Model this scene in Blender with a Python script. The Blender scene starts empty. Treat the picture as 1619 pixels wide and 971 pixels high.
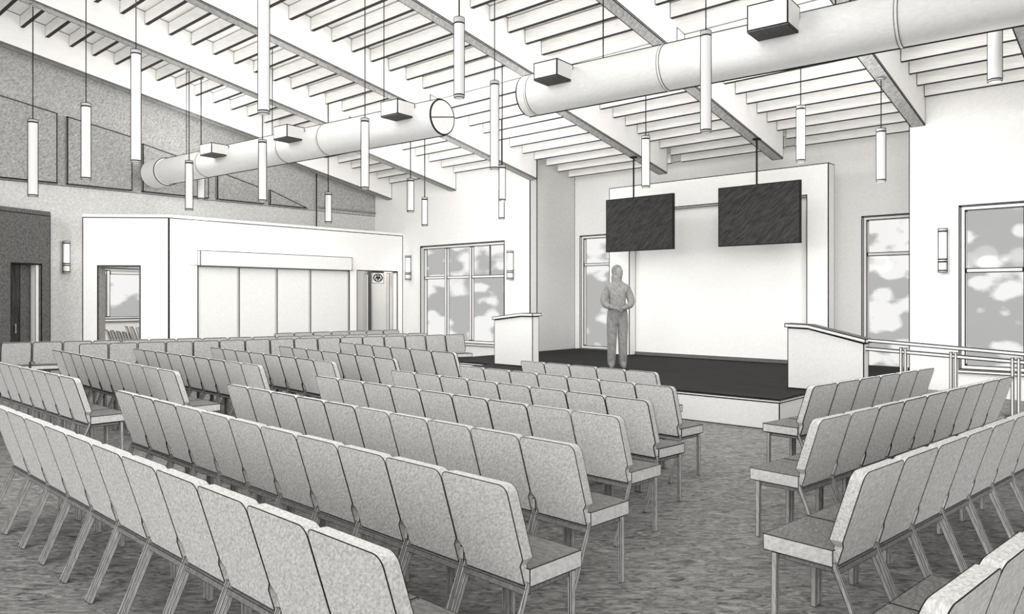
import bpy, bmesh, math, random
from mathutils import Vector, Matrix
random.seed(4)
SC = bpy.context.scene
COL = SC.collection
PI = math.pi

# ---------------------------------------------------------------- camera frame and measuring helpers
# World: X runs along the sloping beams towards the stage, Y along the stage wall, Z up. Eye at (0,0,H).
F, CX, HY, H = 1192.0, 809.5, 471.0, 1.65
YAW = math.atan((1895 - CX) / F)
SA, CA = math.sin(YAW), math.cos(YAW)
def ray(px, py):
    r, z = (px - CX) / F, (HY - py) / F
    return Vector((r * SA + CA, -r * CA + SA, z))
EYE = Vector((0, 0, H))
def at_z(px, py, z): v = ray(px, py); return EYE + v * ((z - H) / v.z)
def at_x(px, py, X): v = ray(px, py); return EYE + v * (X / v.x)
def at_y(px, py, Y): v = ray(px, py); return EYE + v * (Y / v.y)
def at_d(px, py, d): return EYE + ray(px, py) * d
def at_plane(px, py, p, n): v = ray(px, py); return EYE + v * ((p - EYE).dot(n) / v.dot(n))

# ---------------------------------------------------------------- materials
def new_mat(name):
    m = bpy.data.materials.new(name); m.use_nodes = True
    nt = m.node_tree; nt.nodes.clear()
    out = nt.nodes.new('ShaderNodeOutputMaterial'); b = nt.nodes.new('ShaderNodeBsdfPrincipled')
    nt.links.new(b.outputs[0], out.inputs[0])
    return m, nt, b, out
def pencil(name, v, amp=.12, scale=20, stretch=4, rough=.85, bump=.25, rnd=False, tint=(1, .992, .975), ang=(.5, -.5, .6), det=3, dist=.3, alpha=1):
    """matt surface with a fine directional graphite grain (object space noise)"""
    m, nt, b, out = new_mat(name); N = nt.nodes.new; L = nt.links.new
    tc = N('ShaderNodeTexCoord'); src = tc.outputs['Object']
    if rnd:
        oi = N('ShaderNodeObjectInfo'); mul = N('ShaderNodeVectorMath'); mul.operation = 'MULTIPLY_ADD'
        cmb = N('ShaderNodeCombineXYZ')
        for i in range(3): L(oi.outputs['Random'], cmb.inputs[i])
        L(cmb.outputs[0], mul.inputs[0]); mul.inputs[1].default_value = (37, 53, 71); L(src, mul.inputs[2]); src = mul.outputs[0]
    a = Vector(ang).normalized(); b2 = a.cross(Vector((.31, .83, -.46))).normalized(); c2 = a.cross(b2)
    cb = N('ShaderNodeCombineXYZ')
    for k, (ax, sc) in enumerate(((a, scale), (b2, scale * stretch), (c2, scale * stretch))):
        dt = N('ShaderNodeVectorMath'); dt.operation = 'DOT_PRODUCT'; L(src, dt.inputs[0]); dt.inputs[1].default_value = tuple(ax * sc); L(dt.outputs['Value'], cb.inputs[k])
    mp = cb
    n = N('ShaderNodeTexNoise'); n.inputs['Scale'].default_value = 1; n.inputs['Detail'].default_value = det
    n.inputs['Roughness'].default_value = .65; n.inputs['Distortion'].default_value = dist; L(mp.outputs[0], n.inputs[0])
    r = N('ShaderNodeMapRange'); r.inputs[1].default_value = .28; r.inputs[2].default_value = .72
    r.inputs[3].default_value = 1 - amp; r.inputs[4].default_value = 1 + amp; L(n.outputs['Fac'], r.inputs[0])
    mx = N('ShaderNodeVectorMath'); mx.operation = 'SCALE'; mx.inputs[0].default_value = tuple(v * t for t in tint); L(r.outputs[0], mx.inputs['Scale'])
    L(mx.outputs[0], b.inputs['Base Color']); b.inputs['Roughness'].default_value = rough
    b.inputs['Specular IOR Level'].default_value = .15
    if bump:
        bp = N('ShaderNodeBump'); bp.inputs['Strength'].default_value = bump; bp.inputs['Distance'].default_value = .3 / (scale * stretch)
        L(n.outputs['Fac'], bp.inputs['Height']); L(bp.outputs[0], b.inputs['Normal'])
    if alpha < 1: b.inputs['Alpha'].default_value = alpha
    return m
def plain(name, v, rough=.6, emit=0, tint=(1, 1, 1)):
    m, nt, b, out = new_mat(name)
    b.inputs['Base Color'].default_value = (v * tint[0], v * tint[1], v * tint[2], 1); b.inputs['Roughness'].default_value = rough
    b.inputs['Specular IOR Level'].default_value = .15
    if emit:
        b.inputs['Emission Color'].default_value = (1, .99, .96, 1); b.inputs['Emission Strength'].default_value = emit
    return m
LINE = plain('graphite_line', .012, .9)
M = dict(
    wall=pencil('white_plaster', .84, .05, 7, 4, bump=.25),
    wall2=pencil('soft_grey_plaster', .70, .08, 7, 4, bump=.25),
    box=pencil('bright_plaster', .90, .035, 7, 4, bump=.2),
    grey=pencil('grey_wall_paint', .43, .42, 5, 7, bump=.6),
    grey_lit=pencil('lit_grey_wall', .58, .22, 5, 7, bump=.5),  # light falloff on the lower wall put into the colour
    acoustic=pencil('grey_felt', .35, .45, 5, 7, bump=.7),
    dark_wall=pencil('dark_grey_paint', .12, .5, 5, 7, bump=.7),
    ceiling=pencil('white_roof_deck', .93, .05, 2, 14, bump=0, ang=(.02, 1, 0)),
    beam=pencil('white_beam', .93, .025, 4, 6, bump=0, ang=(1, 0, .1)),
    soffit_shade=pencil('shade_toned_soffit', .34, .40, 8, 5, bump=.3, ang=(.7, .7, 0)),  # shade under the beams put into the colour
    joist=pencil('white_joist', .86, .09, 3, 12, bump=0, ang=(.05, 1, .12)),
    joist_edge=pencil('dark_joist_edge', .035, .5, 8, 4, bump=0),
    carpet=pencil('dark_grey_carpet', .235, .9, 9, 2.8, bump=1.0, ang=(SA, -CA, 0), det=6, dist=1.6),
    stage=pencil('dark_stage_boards', .011, .9, 1.6, 14, bump=.1, ang=(.1, 1, 0), rough=.8),
    riser=pencil('pale_riser', .76, .06, 10, 4),
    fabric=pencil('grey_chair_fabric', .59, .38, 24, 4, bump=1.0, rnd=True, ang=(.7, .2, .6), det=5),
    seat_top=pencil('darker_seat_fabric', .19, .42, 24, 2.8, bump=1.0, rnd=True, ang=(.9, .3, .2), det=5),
    back_front=pencil('shaded_back_front', .36, .40, 22, 3.5, bump=1.0, rnd=True, ang=(.7, .2, .6), det=5),  # shading of the backrest fronts put into the colour, same fabric
    seat_side=pencil('pale_seat_band', .60, .2, 18, 2.8, bump=.6, rnd=True),
    steel=pencil('grey_chair_steel', .42, .4, 12, 8, bump=0, rnd=True, ang=(0, .2, 1)),
    steel_dark=pencil('dark_chair_steel', .20, .4, 12, 6, bump=0, rnd=True),
    pale_fabric=pencil('pale_fabric', .80, .08, 30, 3, bump=.2, rnd=True),
    duct=pencil('white_painted_duct', .70, .06, 9, 4, bump=.25, rough=.6, ang=(.3, 1, .2)),
    grille=pencil('dark_grille', .10, .4, 14, 6, bump=.2),
    screen=pencil('black_screen', .030, .75, 6, 6, bump=.4, ang=(0, -.75, .6), rough=.7),
    dark=plain('black_metal', .012, .8),
    frame=pencil('white_window_frame', .84, .04, 20, 4, bump=0),
    cap=pencil('wall_cap', .75, .12, 12, 5, bump=0),
    cap_dark=pencil('dark_cap_top', .10, .4, 12, 5, bump=0),
    base=pencil('grey_baseboard', .14, .3, 12, 5, bump=0),
    rail=pencil('white_handrail', .82, .05, 20, 4, bump=0),
    lamp=plain('lit_opal_glass', .68, .5, emit=.03),
    lamp_end=plain('lamp_cap', .45, .5),
    sconce=plain('lit_sconce_glass', .85, .4, emit=.12),
    leaf=pencil('dark_door_leaf', .045, .6, 2, 14, bump=.2, ang=(0, 0, 1)),
    person=pencil('grey_clothing', .24, .3, 10, 3, bump=.4, ang=(.5, .3, .8), alpha=.86),
    person_skin=pencil('grey_skin', .24, .2, 12, 3, bump=.1, alpha=.9),
    hair=pencil('grey_hair', .18, .3, 20, 3, bump=.3, alpha=.9),
)
def glass_mat():
    m, nt, b, out = new_mat('window_glass'); nt.nodes.remove(b); N = nt.nodes.new
    t = N('ShaderNodeBsdfTransparent'); g = N('ShaderNodeBsdfGlossy'); g.inputs['Roughness'].default_value = .05
    mx = N('ShaderNodeMixShader'); mx.inputs[0].default_value = .015
    nt.links.new(t.outputs[0], mx.inputs[1]); nt.links.new(g.outputs[0], mx.inputs[2]); nt.links.new(mx.outputs[0], out.inputs[0])
    return m
M['glass'] = glass_mat()

# ---------------------------------------------------------------- mesh helpers
def box(bm, lo, hi, mi=0):
    vs = [bm.verts.new((x, y, z)) for x in (lo[0], hi[0]) for y in (lo[1], hi[1]) for z in (lo[2], hi[2])]
    fs = []
    for q in ((0, 1, 3, 2), (4, 6, 7, 5), (0, 4, 5, 1), (2, 3, 7, 6), (0, 2, 6, 4), (1, 5, 7, 3)):
        f = bm.faces.new([vs[i] for i in q]); f.material_index = mi; fs.append(f)
    return vs, fs
def hexa(bm, P, mi=0):
    """P: 8 points, bottom ring 0-3 then top ring 4-7"""
    vs = [bm.verts.new(p) for p in P]
    fs = []
    for q in ((3, 2, 1, 0), (4, 5, 6, 7), (0, 1, 5, 4), (1, 2, 6, 5), (2, 3, 7, 6), (3, 0, 4, 7)):
        f = bm.faces.new([vs[i] for i in q]); f.material_index = mi; fs.append(f)
    return fs
def obox(bm, p, q, w, h, up=Vector((0, 0, 1)), mi=0):
    """bar of width w (sideways) and height h (along up) from p to q"""
    p, q = Vector(p), Vector(q); d = (q - p).normalized(); s = d.cross(up)
    if s.length < 1e-4: s = d.cross(Vector((1, 0, 0)))
    s.normalize(); u = s.cross(d).normalized(); s = s * w / 2; u = u * h / 2
    return hexa(bm, [p - s - u, p + s - u, q + s - u, q - s - u, p - s + u, p + s + u, q + s + u, q - s + u], mi)
def tube(bm, p, q, r, n=16, caps=True, mi=0, r2=None):
    p, q = Vector(p), Vector(q); d = (q - p).normalized(); r2 = r if r2 is None else r2
    a = d.cross(Vector((0, 0, 1)));
    if a.length < 1e-4: a = Vector((1, 0, 0))
    a.normalize(); b = d.cross(a)
    R0 = [bm.verts.new(p + (a * math.cos(2 * PI * i / n) + b * math.sin(2 * PI * i / n)) * r) for i in range(n)]
    R1 = [bm.verts.new(q + (a * math.cos(2 * PI * i / n) + b * math.sin(2 * PI * i / n)) * r2) for i in range(n)]
    for i in range(n):
        f = bm.faces.new((R0[i], R0[(i + 1) % n], R1[(i + 1) % n], R1[i])); f.material_index = mi
    if caps:
        f = bm.faces.new(R0[::-1]); f.material_index = mi; f = bm.faces.new(R1); f.material_index = mi
def polytube(bm, pts, r, n=10):
    for a, b in zip(pts, pts[1:]): tube(bm, a, b, r, n)
def prism(bm, poly, vec, mi=0):
    """polygon (list of points) swept by vec"""
    A = [bm.verts.new(p) for p in poly]; B = [bm.verts.new(Vector(p) + Vector(vec)) for p in poly]
    n = len(A); fs = [bm.faces.new(A[::-1]), bm.faces.new(B)]
    for i in range(n): fs.append(bm.faces.new((A[i], A[(i + 1) % n], B[(i + 1) % n], B[i])))
    for f in fs: f.material_index = mi
    return fs
def wall_grid(bm, O, U, V, Nn, us, vs, holes, th):
    """a slab in the plane O+u*U+v*V, thickness th along Nn, with the listed rectangular holes (u0,u1,v0,v1)"""
    O, U, V, Nn = Vector(O), Vector(U), Vector(V), Vector(Nn)
    us = sorted(set([round(x, 5) for x in us] + [round(x, 5) for h in holes for x in h[:2]]))
    vs = sorted(set([round(x, 5) for x in vs] + [round(x, 5) for h in holes for x in h[2:]]))
    solid = {}
    for i in range(len(us) - 1):
        for j in range(len(vs) - 1):
            cu, cv = (us[i] + us[i + 1]) / 2, (vs[j] + vs[j + 1]) / 2
            if not any(h[0] < cu < h[1] and h[2] < cv < h[3] for h in holes): solid[i, j] = 1
    cache = {}
    def vt(i, j, k):
        if (i, j, k) not in cache: cache[i, j, k] = bm.verts.new(O + U * us[i] + V * vs[j] + Nn * (th * k))
        return cache[i, j, k]
    for (i, j) in solid:
        bm.faces.new([vt(i, j, 0), vt(i + 1, j, 0), vt(i + 1, j + 1, 0), vt(i, j + 1, 0)])
        bm.faces.new([vt(i, j + 1, 1), vt(i + 1, j + 1, 1), vt(i + 1, j, 1), vt(i, j, 1)])
        for di, dj, a, b in ((-1, 0, (0, 0), (0, 1)), (1, 0, (1, 1), (1, 0)), (0, -1, (1, 0), (0, 0)), (0, 1, (0, 1), (1, 1))):
            if (i + di, j + dj) not in solid:
                bm.faces.new([vt(i + a[0], j + a[1], 0), vt(i + b[0], j + b[1], 0), vt(i + b[0], j + b[1], 1), vt(i + a[0], j + a[1], 1)])
def outline(bm, w, ang=35):
    """inset every smooth-connected region by w; the border strip takes the dark line material (slot 1)"""
    if w <= 0: return
    bmesh.ops.recalc_face_normals(bm, faces=bm.faces[:]); bm.normal_update()
    lim = math.radians(ang); seen = set(); regions = []
    for f in bm.faces:
        if f in seen: continue
        reg = [f]; seen.add(f); k = 0
        while k < len(reg):
            for e in reg[k].edges:
                if len(e.link_faces) == 2:
                    g = e.link_faces[0] if e.link_faces[1] is reg[k] else e.link_faces[1]
                    if g not in seen and g.material_index == f.material_index and e.calc_face_angle(0) < lim: seen.add(g); reg.append(g)
            k += 1
        regions.append(reg)
    for reg in regions:
        s = set(reg); per = 0
        for f in reg:
            for e in f.edges:
                if sum(1 for g in e.link_faces if g in s) == 1: per += e.calc_length()
        if per == 0: continue
        A = sum(f.calc_area() for f in reg); ww = min(w, .5 * A / per)
        if ww < w * .25: continue
        r = bmesh.ops.inset_region(bm, faces=reg, thickness=ww, use_even_offset=True, use_boundary=True, depth=0)
        for g in r['faces']: g.material_index = 1
def mesh_of(name, bm, mats, smooth=True, sharp=35):
    bmesh.ops.recalc_face_normals(bm, faces=bm.faces[:])
    me = bpy.data.meshes.new(name); bm.to_mesh(me); bm.free()
    for m in (mats if isinstance(mats, (list, tuple)) else [mats]): me.materials.append(m)
    if smooth:
        for p in me.polygons: p.use_smooth = True
        me.set_sharp_from_angle(angle=math.radians(sharp))
    return me
def link(name, me, parent=None):
    o = bpy.data.objects.new(name, me); COL.objects.link(o)
    if parent is not None: o.parent = parent
    return o
MW = {}
def obj(name, bm, mats, parent=None, w=0, smooth=True, slot2=LINE, extra=()):
    """bm is in world coordinates; linked as one mesh object under parent (if any). slots: material, line, extra..."""
    outline(bm, w)
    if parent is not None: bm.transform(MW[parent.name].inverted())
    o = link(name, mesh_of(name, bm, [mats, slot2, *extra], smooth), parent)
    MW[o.name] = MW[parent.name].copy() if parent is not None else Matrix.Identity(4)
    return o
def tag(o, label=None, cat=None, group=None, kind=None):
    if label: o['label'] = label
    if cat: o['category'] = cat
    if group: o['group'] = group
    if kind: o['kind'] = kind
    return o
def thing(name, label, cat, loc, group=None, kind=None, rz=0):
    o = bpy.data.objects.new(name, None); COL.objects.link(o); o.empty_display_size = .1
    o.location = loc; o.rotation_euler = (0, 0, rz)
    MW[o.name] = Matrix.Translation(Vector(loc)) @ Matrix.Rotation(rz, 4, 'Z')
    return tag(o, label, cat, group, kind)
def struct(name, bm, m, label, cat, w=.014, parent=None, **k):
    o = obj(name, bm, m, parent, w, **k)
    return tag(o, label, cat, None, 'structure')
B = bmesh.new

# ---------------------------------------------------------------- levels and planes
X1, X2, XW = 13.2, 14.9, 13.85           # window wall, back of the stage recess, face of the stage wall
def ratio(px): v = ray(px, 0); return v.y / v.x
YL, YB = ratio(593) * X1, ratio(637) * X1  # grey side wall, long face of the white room
YA, YR = ratio(838) * X1, ratio(1437) * X1 # the two ends of the stage recess
XS = 9.95                                  # step in the roof, above the duct
HS = .395                                  # stage height
def beam_z(X): return 5.38 - .187 * (X - 9.5) if X < XS else 4.37 - .2 * (X - 13.2)
JZ, DZ = .43, .66                          # joist soffit and deck above the beam soffit
def deck_z(X): return beam_z(X) + DZ

# ---------------------------------------------------------------- floor, ceiling
bm = B(); box(bm, (-4, -5, -.1), (X2 + .4, 24, 0))
struct('floor', bm, M['carpet'], 'dark grey carpet floor under all the rows of chairs', 'floor', 0)
bm = B()
for x0, x1 in ((-3.5, XS), (XS, X2 + .3)):
    z0, z1 = (beam_z(x0) + DZ, beam_z(x1 - 1e-6) + DZ) if x0 < 0 else (beam_z(x0 + 1e-6) + DZ, beam_z(x1) + DZ)
    hexa(bm, [(x0, -4.5, z0), (x1, -4.5, z1), (x1, YL + .3, z1), (x0, YL + .3, z0), (x0, -4.5, z0 + .15), (x1, -4.5, z1 + .15), (x1, YL + .3, z1 + .15), (x0, YL + .3, z0 + .15)])
zu, zl = beam_z(XS - 1e-6) + DZ, beam_z(XS + 1e-6) + DZ
box(bm, (XS - .03, -4.5, zl), (XS + .03, YL + .3, zu + .1))
struct('ceiling', bm, M['ceiling'], 'white sloping roof deck above the beams and joists', 'ceiling', 0)

BW = .21
BEAMS = [(16.73, 'against the grey side wall'), (14.15, 'one bay in from the grey side wall'), (11.46, 'over the corner of the stage recess by the tall window'),
         (8.42, 'carrying the screen beside the standing person'), (5.95, 'carrying the screen beside the ramp wall'), (3.40, 'ending at the corner beside the narrow window'),
         (1.65, 'near the wall lamp by the ramp rail'), (-.4, 'out past the ramp rail'), (-2.6, 'last one behind the ramp side')]
for Y, where in BEAMS:
    xe = {8.42: XW - .02, 5.95: XW - .02}.get(Y, X1 - .005)
    t = thing('ceiling_beam', 'deep white roof beam with shade-toned soffit, ' + where, 'beam', (0, Y - BW / 2, beam_z(0)), kind='structure')
    bm, bf = B(), B()
    for x0, x1, z0, z1 in ((-3, XS, beam_z(-3), beam_z(XS - 1e-6)), (XS, xe, beam_z(XS + 1e-6), beam_z(xe))):
        hexa(bm, [(x0, Y - BW, z0 + .02), (x1, Y - BW, z1 + .02), (x1, Y, z1 + .02), (x0, Y, z0 + .02), (x0, Y - BW, z0 + DZ), (x1, Y - BW, z1 + DZ), (x1, Y, z1 + DZ), (x0, Y, z0 + DZ)])
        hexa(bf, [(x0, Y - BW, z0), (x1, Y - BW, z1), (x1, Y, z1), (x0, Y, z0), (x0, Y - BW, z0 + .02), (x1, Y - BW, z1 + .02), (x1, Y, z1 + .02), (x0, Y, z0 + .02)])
    obj('beam_web', bm, M['beam'], t, .012); obj('soffit', bf, M['soffit_shade'], t, .016)  # soffit plate carries the underside shade as colour
# joists: one object per bay and line
ys = [b[0] for b in BEAMS]
bays = [(ys[i] - BW, ys[i + 1]) for i in range(len(ys) - 1)]
xs, x = [], 13.14
while x > 2.6:
    xs.append(x); x -= .42
xs += [13.56, 13.98, 14.4]
for b, (yh, yl) in enumerate(bays):
    for x in xs:
        if abs(x - XS) < .12: continue
        if x > X1 and not (2 <= b <= 4): continue
        if x > X1 and b == 4 and x > XW: yy = max(yl, YR)
        else: yy = yl
        if ratio(1640) * x > yh and yh < 1: pass
        z = beam_z(x); bm = B(); vs, fs = box(bm, (x - .032, yy + .004, z + JZ), (x + .032, yh - .004, z + DZ - .005))
        bm.normal_update()
        bmesh.ops.recalc_face_normals(bm, faces=bm.faces[:])
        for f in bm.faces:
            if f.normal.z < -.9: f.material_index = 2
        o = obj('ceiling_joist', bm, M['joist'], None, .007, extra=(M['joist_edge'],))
        tag(o, 'thin white ceiling joist with dark lower edge, one of the ladder between roof beams', 'joist', 'ceiling joists between the beams', 'structure')

# ---------------------------------------------------------------- walls
UY, UX, UZ = Vector((0, 1, 0)), Vector((1, 0, 0)), Vector((0, 0, 1))
# windows (Y0,Y1,z0,z1) measured on their planes
def win_rect(X, l, r, t, b): return (at_x(r[0], r[1], X).y, at_x(l[0], l[1], X).y, b, t)
TZ, SZ = at_x(730, 386, X1).z, at_x(740, 543, X1).z
W1 = (at_x(797, 0, X1).y, at_x(665, 0, X1).y, SZ, TZ)
TZ4 = at_x(1560, 323, X1).z
W4 = (at_x(1760, 0, X1).y, at_x(1517, 0, X1).y, .55, TZ4)
TZ2 = at_x(940, 372, X2).z
W2 = (at_x(985, 0, X2).y, at_x(917, 0, X2).y, at_x(940, 552, X2).z, TZ2)
W3 = (at_x(1480, 0, X2).y, at_x(1363, 0, X2).y, at_x(1370, 586, X2).z, TZ2)
def sloped_wall_top(X): return deck_z(X) + .05
bm = B(); wall_grid(bm, (X1, 0, 0), UY, UZ, UX, [YA, YL + .3], [0, deck_z(X1)], [W1], .25)
struct('wall_window', bm, M['wall'], 'white wall with the three-column window beside the white room', 'wall', .02)
bm = B(); wall_grid(bm, (X1, 0, 0), UY, UZ, UX, [-4.4, YR], [0, deck_z(X1)], [W4], .25)
struct('wall_ramp', bm, M['wall'], 'white wall with the tall window behind the ramp rail', 'wall', .014)
bm = B(); wall_grid(bm, (X2, 0, 0), UY, UZ, UX, [YR - .25, YA + .25], [0, deck_z(X2)], [W2, W3], .25)
struct('wall_recess', bm, M['wall'], 'white back wall of the stage recess with two narrow windows', 'wall', .014)
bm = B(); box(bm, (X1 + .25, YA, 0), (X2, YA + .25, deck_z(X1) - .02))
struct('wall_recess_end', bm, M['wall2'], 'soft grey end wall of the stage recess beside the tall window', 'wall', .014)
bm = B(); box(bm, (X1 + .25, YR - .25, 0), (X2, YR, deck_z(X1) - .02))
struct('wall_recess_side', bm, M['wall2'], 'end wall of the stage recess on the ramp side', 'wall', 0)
# grey side wall : lower part coloured lighter as light falloff; the white room opens behind it
PB = Vector((at_y(130, 0, YL).x, YL, 0)); PC = Vector((at_y(267, 0, YB).x, YB, 0))
ZB = 3.345
bm = B()
def side_poly(x0, x1, z0, Y): return [(x0, Y, z0), (x1, Y, z0)] + [(x, Y, deck_z(x)) for x in ([x1, XS + 1e-4, XS - 1e-4, x0] if x0 < XS < x1 else [x1, x0])]
ZG = 3.95
prism(bm, side_poly(-3.4, X1, ZG, YL), (0, .25, 0))
struct('wall_side', bm, M['grey'], 'grey upper side wall carrying the sloped panels', 'wall', .012)
bm = B(); prism(bm, [(-3.4, YL, 0), (PB.x, YL, 0), (PB.x, YL, ZB - .02), (X1, YL, ZB - .02), (X1, YL, ZG), (-3.4, YL, ZG)], (0, .25, 0))
struct('wall_side_lower', bm, M['grey_lit'], 'lower side wall with painted-in light behind the white room', 'wall', 0)
# white room: angled face with an opening, long face with partition and doorway, flat top
d = (PC - PB); LW = d.length; d.normalize(); nB = Vector((-d.y, d.x, 0));
if nB.dot(EYE - PB) > 0: nB = -nB
def on_face(px, py=471): p = at_plane(px, py, PB, nB); return (p - PB).dot(d), p.z
u0, u1 = on_face(155)[0], on_face(221)[0]; zt = on_face(188, 421)[1]
bm = B(); wall_grid(bm, PB, d, UZ, nB, [0, LW], [0, ZB], [(u0, u1, -.001, zt)], .28)
struct('wall_room_end', bm, M['box'], 'white end wall of the inner room with an open doorway', 'wall', .02)
hx0, hx1 = at_y(312, 0, YB).x, at_y(552, 0, YB).x
hz0, hz1 = 2.34, 2.68
dx0, dx1, dz = at_y(565, 0, YB).x, at_y(628, 0, YB).x, 2.352
bm = B(); wall_grid(bm, (0, YB, 0), UX, UZ, UY, [PC.x, X1], [0, ZB], [(hx0 + .02, hx1, -.001, hz0), (dx0, dx1, -.001, dz)], .2)
struct('wall_room_side', bm, M['box'], 'long white side of the inner room with partition and doorway', 'wall', .02)
bm = B(); prism(bm, [PB + UZ * ZB, PC + UZ * ZB, Vector((X1, YB, ZB)), Vector((X1, YL, ZB))], (0, 0, .06))
struct('ceiling_room', bm, M['box'], 'flat white roof of the inner room', 'ceiling', .0)
t_ = B()
for a in (u0, u1 - .02):
    hexa(t_, [PB + d * (a + x) + nB * y + UZ * z for z in (.0, zt - .022) for x, y in ((0.0005, .012), (.02, .012), (.02, .275), (0.0005, .275))])
hexa(t_, [PB + d * x + nB * y + UZ * z for z in (zt - .02, zt - .001) for x, y in ((u0 + .001, .012), (u1 - .001, .012), (u1 - .001, .275), (u0 + .001, .275))])
struct('trim_doorway', t_, M['grey'], 'grey lining of the doorway in the end of the inner room', 'trim', .008)
# inside of the white room
YF = 23.0
iw = (at_y(163.5, 0, YF).x, at_y(232, 0, YF).x, at_y(190, 504, YF).z, at_y(190, 425, YF).z)
bm = B(); wall_grid(bm, (0, YF, 0), UX, UZ, UY, [4.5, 13.4], [0, 3.3], [iw], .2)
struct('wall_room_back', bm, M['box'], 'white far wall of the inner room with its own window', 'wall', .02)
bm = B(); box(bm, (4.3, YL + .25, 0), (4.5, YF + .2, 3.3))
struct('wall_room_far_end', bm, M['box'], 'white end wall inside the inner room', 'wall', 0)
bm = B(); box(bm, (4.3, YL + .25, 3.3), (13.6, YF + .2, 3.4))
struct('ceiling_room_inner', bm, M['box'], 'white ceiling inside the inner room', 'ceiling', 0)
bm = B(); box(bm, (13.4, YL + .25, 0), (13.6, YF + .2, 3.3))
struct('wall_room_outer', bm, M['box'], 'white outer wall inside the inner room', 'wall', 0)
# lobby behind the doorway
YV = YB + 1.5
ca, cb, cc = at_y(581, 0, YV).x, at_y(590, 0, YV).x, at_y(612, 0, YV).x
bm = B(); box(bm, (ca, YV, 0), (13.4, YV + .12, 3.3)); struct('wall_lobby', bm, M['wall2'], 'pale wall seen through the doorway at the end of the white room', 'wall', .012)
bm = B(); box(bm, (ca, YV - .1, 0), (cb, YV - .002, 2.6)); struct('trim_lobby_post', bm, M['base'], 'dark grey post inside the doorway of the white room', 'post', .006)
bm = B(); box(bm, (at_y(577, 0, YB + .9).x, YB + .85, 0), (at_y(580.5, 0, YB + .9).x, YB + .95, 2.3)); struct('trim_lobby_frame', bm, M['frame'], 'slim white frame standing inside the doorway of the white room', 'frame', .008)
bm = B(); box(bm, (at_y(612, 0, YB + .6).x, YB + .5, 0), (at_y(621, 0, YB + .6).x, YB + .62, dz - .02)); struct('trim_lobby_jamb', bm, M['frame'], 'white jamb inside the doorway of the white room', 'jamb', .012)
t = thing('door_2', 'dark glazed door leaf standing open in the white room doorway', 'door', (dx0 + .03, YB + .25, 0), kind='structure')
bm = B(); box(bm, (dx0 + .01, YB + .22, .02), (dx0 + .06, YB + .75, 2.2)); obj('door_leaf', bm, M['leaf'], t, .01)
bm = B(); box(bm, (dx0 + .06, YB + .35, 1.0), (dx0 + .09, YB + .38, 1.3)); obj('door_handle', bm, M['frame'], t, 0)

# header box and sliding partition
M['header'] = pencil('header_paint', .80, .05, 7, 4, bump=.2)
t = thing('sliding_partition', 'pale four-panel sliding partition under its boxed header in the white room wall', 'partition', ((hx0 + hx1) / 2, YB + .1, 0))
bm = B(); box(bm, (hx0, YB - .14, hz0), (hx1, YB - .002, hz1)); obj('header_box', bm, M['header'], t, .014)
pe = [hx0 + .02, at_y(379, 0, YB).x, at_y(439, 0, YB).x, at_y(492, 0, YB).x, hx1]
for i in range(4):
    bm = B(); a, b_ = pe[i], pe[i + 1]; box(bm, (a + .012, YB + .03, .01), (b_ - .012, YB + .10, hz0 - .004)); pn = obj('partition_panel', bm, M['header'], t, .008)
    bm = B(); box(bm, (b_ - .05, YB + .02, .01), (b_ - .012, YB + .028, hz0 - .006)); obj('edge_strip', bm, M['base' if i == 3 else 'cap'], pn, .008) if i < 3 else bm.free()

# dark vestibule wall with a door
PV = at_d(80, 471, 15.0); PV.z = 0
dv = Vector((-math.cos(math.radians(25)), -math.sin(math.radians(25)), 0)); nV = Vector((dv.y, -dv.x, 0))
if nV.dot(EYE - PV) > 0: nV = -nV
def on_v(px, py=471): p = at_plane(px, py, PV, nV); return (p - PV).dot(dv), p.z
v0, v1 = on_v(65.5)[0], on_v(18)[0]; zv = on_v(40, 417)[1]; ztop = 3.28
bm = B(); wall_grid(bm, PV, dv, UZ, nV, [0, 3.2], [0, ztop], [(v0, v1, -.001, zv)], .25)
struct('wall_vestibule', bm, M['dark_wall'], 'dark grey wall with a door beside the white room', 'wall', .016)
bm = B(); prism(bm, [PV + UZ * ztop, PV + dv * 3.2 + UZ * ztop, PV + dv * 3.2 + nV * 3 + UZ * ztop, PV + nV * .5 + UZ * ztop], (0, 0, .08))
struct('ceiling_vestibule', bm, M['dark_wall'], 'flat top of the dark vestibule', 'ceiling', 0)
t = thing('door_1', 'dark wooden door standing ajar in the dark grey wall', 'door', PV + dv * (v0 + v1) / 2 + nV * .2, kind='structure')
def vbox(bm, a, b_, n0, n1, z0, z1):
    hexa(bm, [PV + dv * a + nV * n0 + UZ * z0, PV + dv * b_ + nV * n0 + UZ * z0, PV + dv * b_ + nV * n1 + UZ * z0, PV + dv * a + nV * n1 + UZ * z0,
              PV + dv * a + nV * n0 + UZ * z1, PV + dv * b_ + nV * n0 + UZ * z1, PV + dv * b_ + nV * n1 + UZ * z1, PV + dv * a + nV * n1 + UZ * z1])
va, vb = on_v(54)[0], on_v(42)[0]
bm = B(); vbox(bm, vb, v1, .16, .22, .01, zv - .005); obj('door_leaf', bm, M['leaf'], t, .012)
bm = B(); vbox(bm, v0 + .03, vb, .20, .26, .01, zv - .005); obj('door_leaf', bm, M['dark_wall'], t, .012)
bm = B(); vbox(bm, v0 + .001, v0 + .08, .06, .19, .005, zv - .005); tag(obj('door_jamb', bm, M['box'], t, .008), 'white jamb lining')
bm = B(); p = PV + dv * (vb + .12) + nV * .13; tube(bm, p + UZ * .98, p + UZ * 1.14, .012, 8); tube(bm, p + UZ * .98, p + UZ * .98 + nV * .03, .01, 8); tube(bm, p + UZ * 1.14, p + UZ * 1.14 + nV * .03, .01, 8); obj('door_handle', bm, M['steel'], t, 0)

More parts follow.
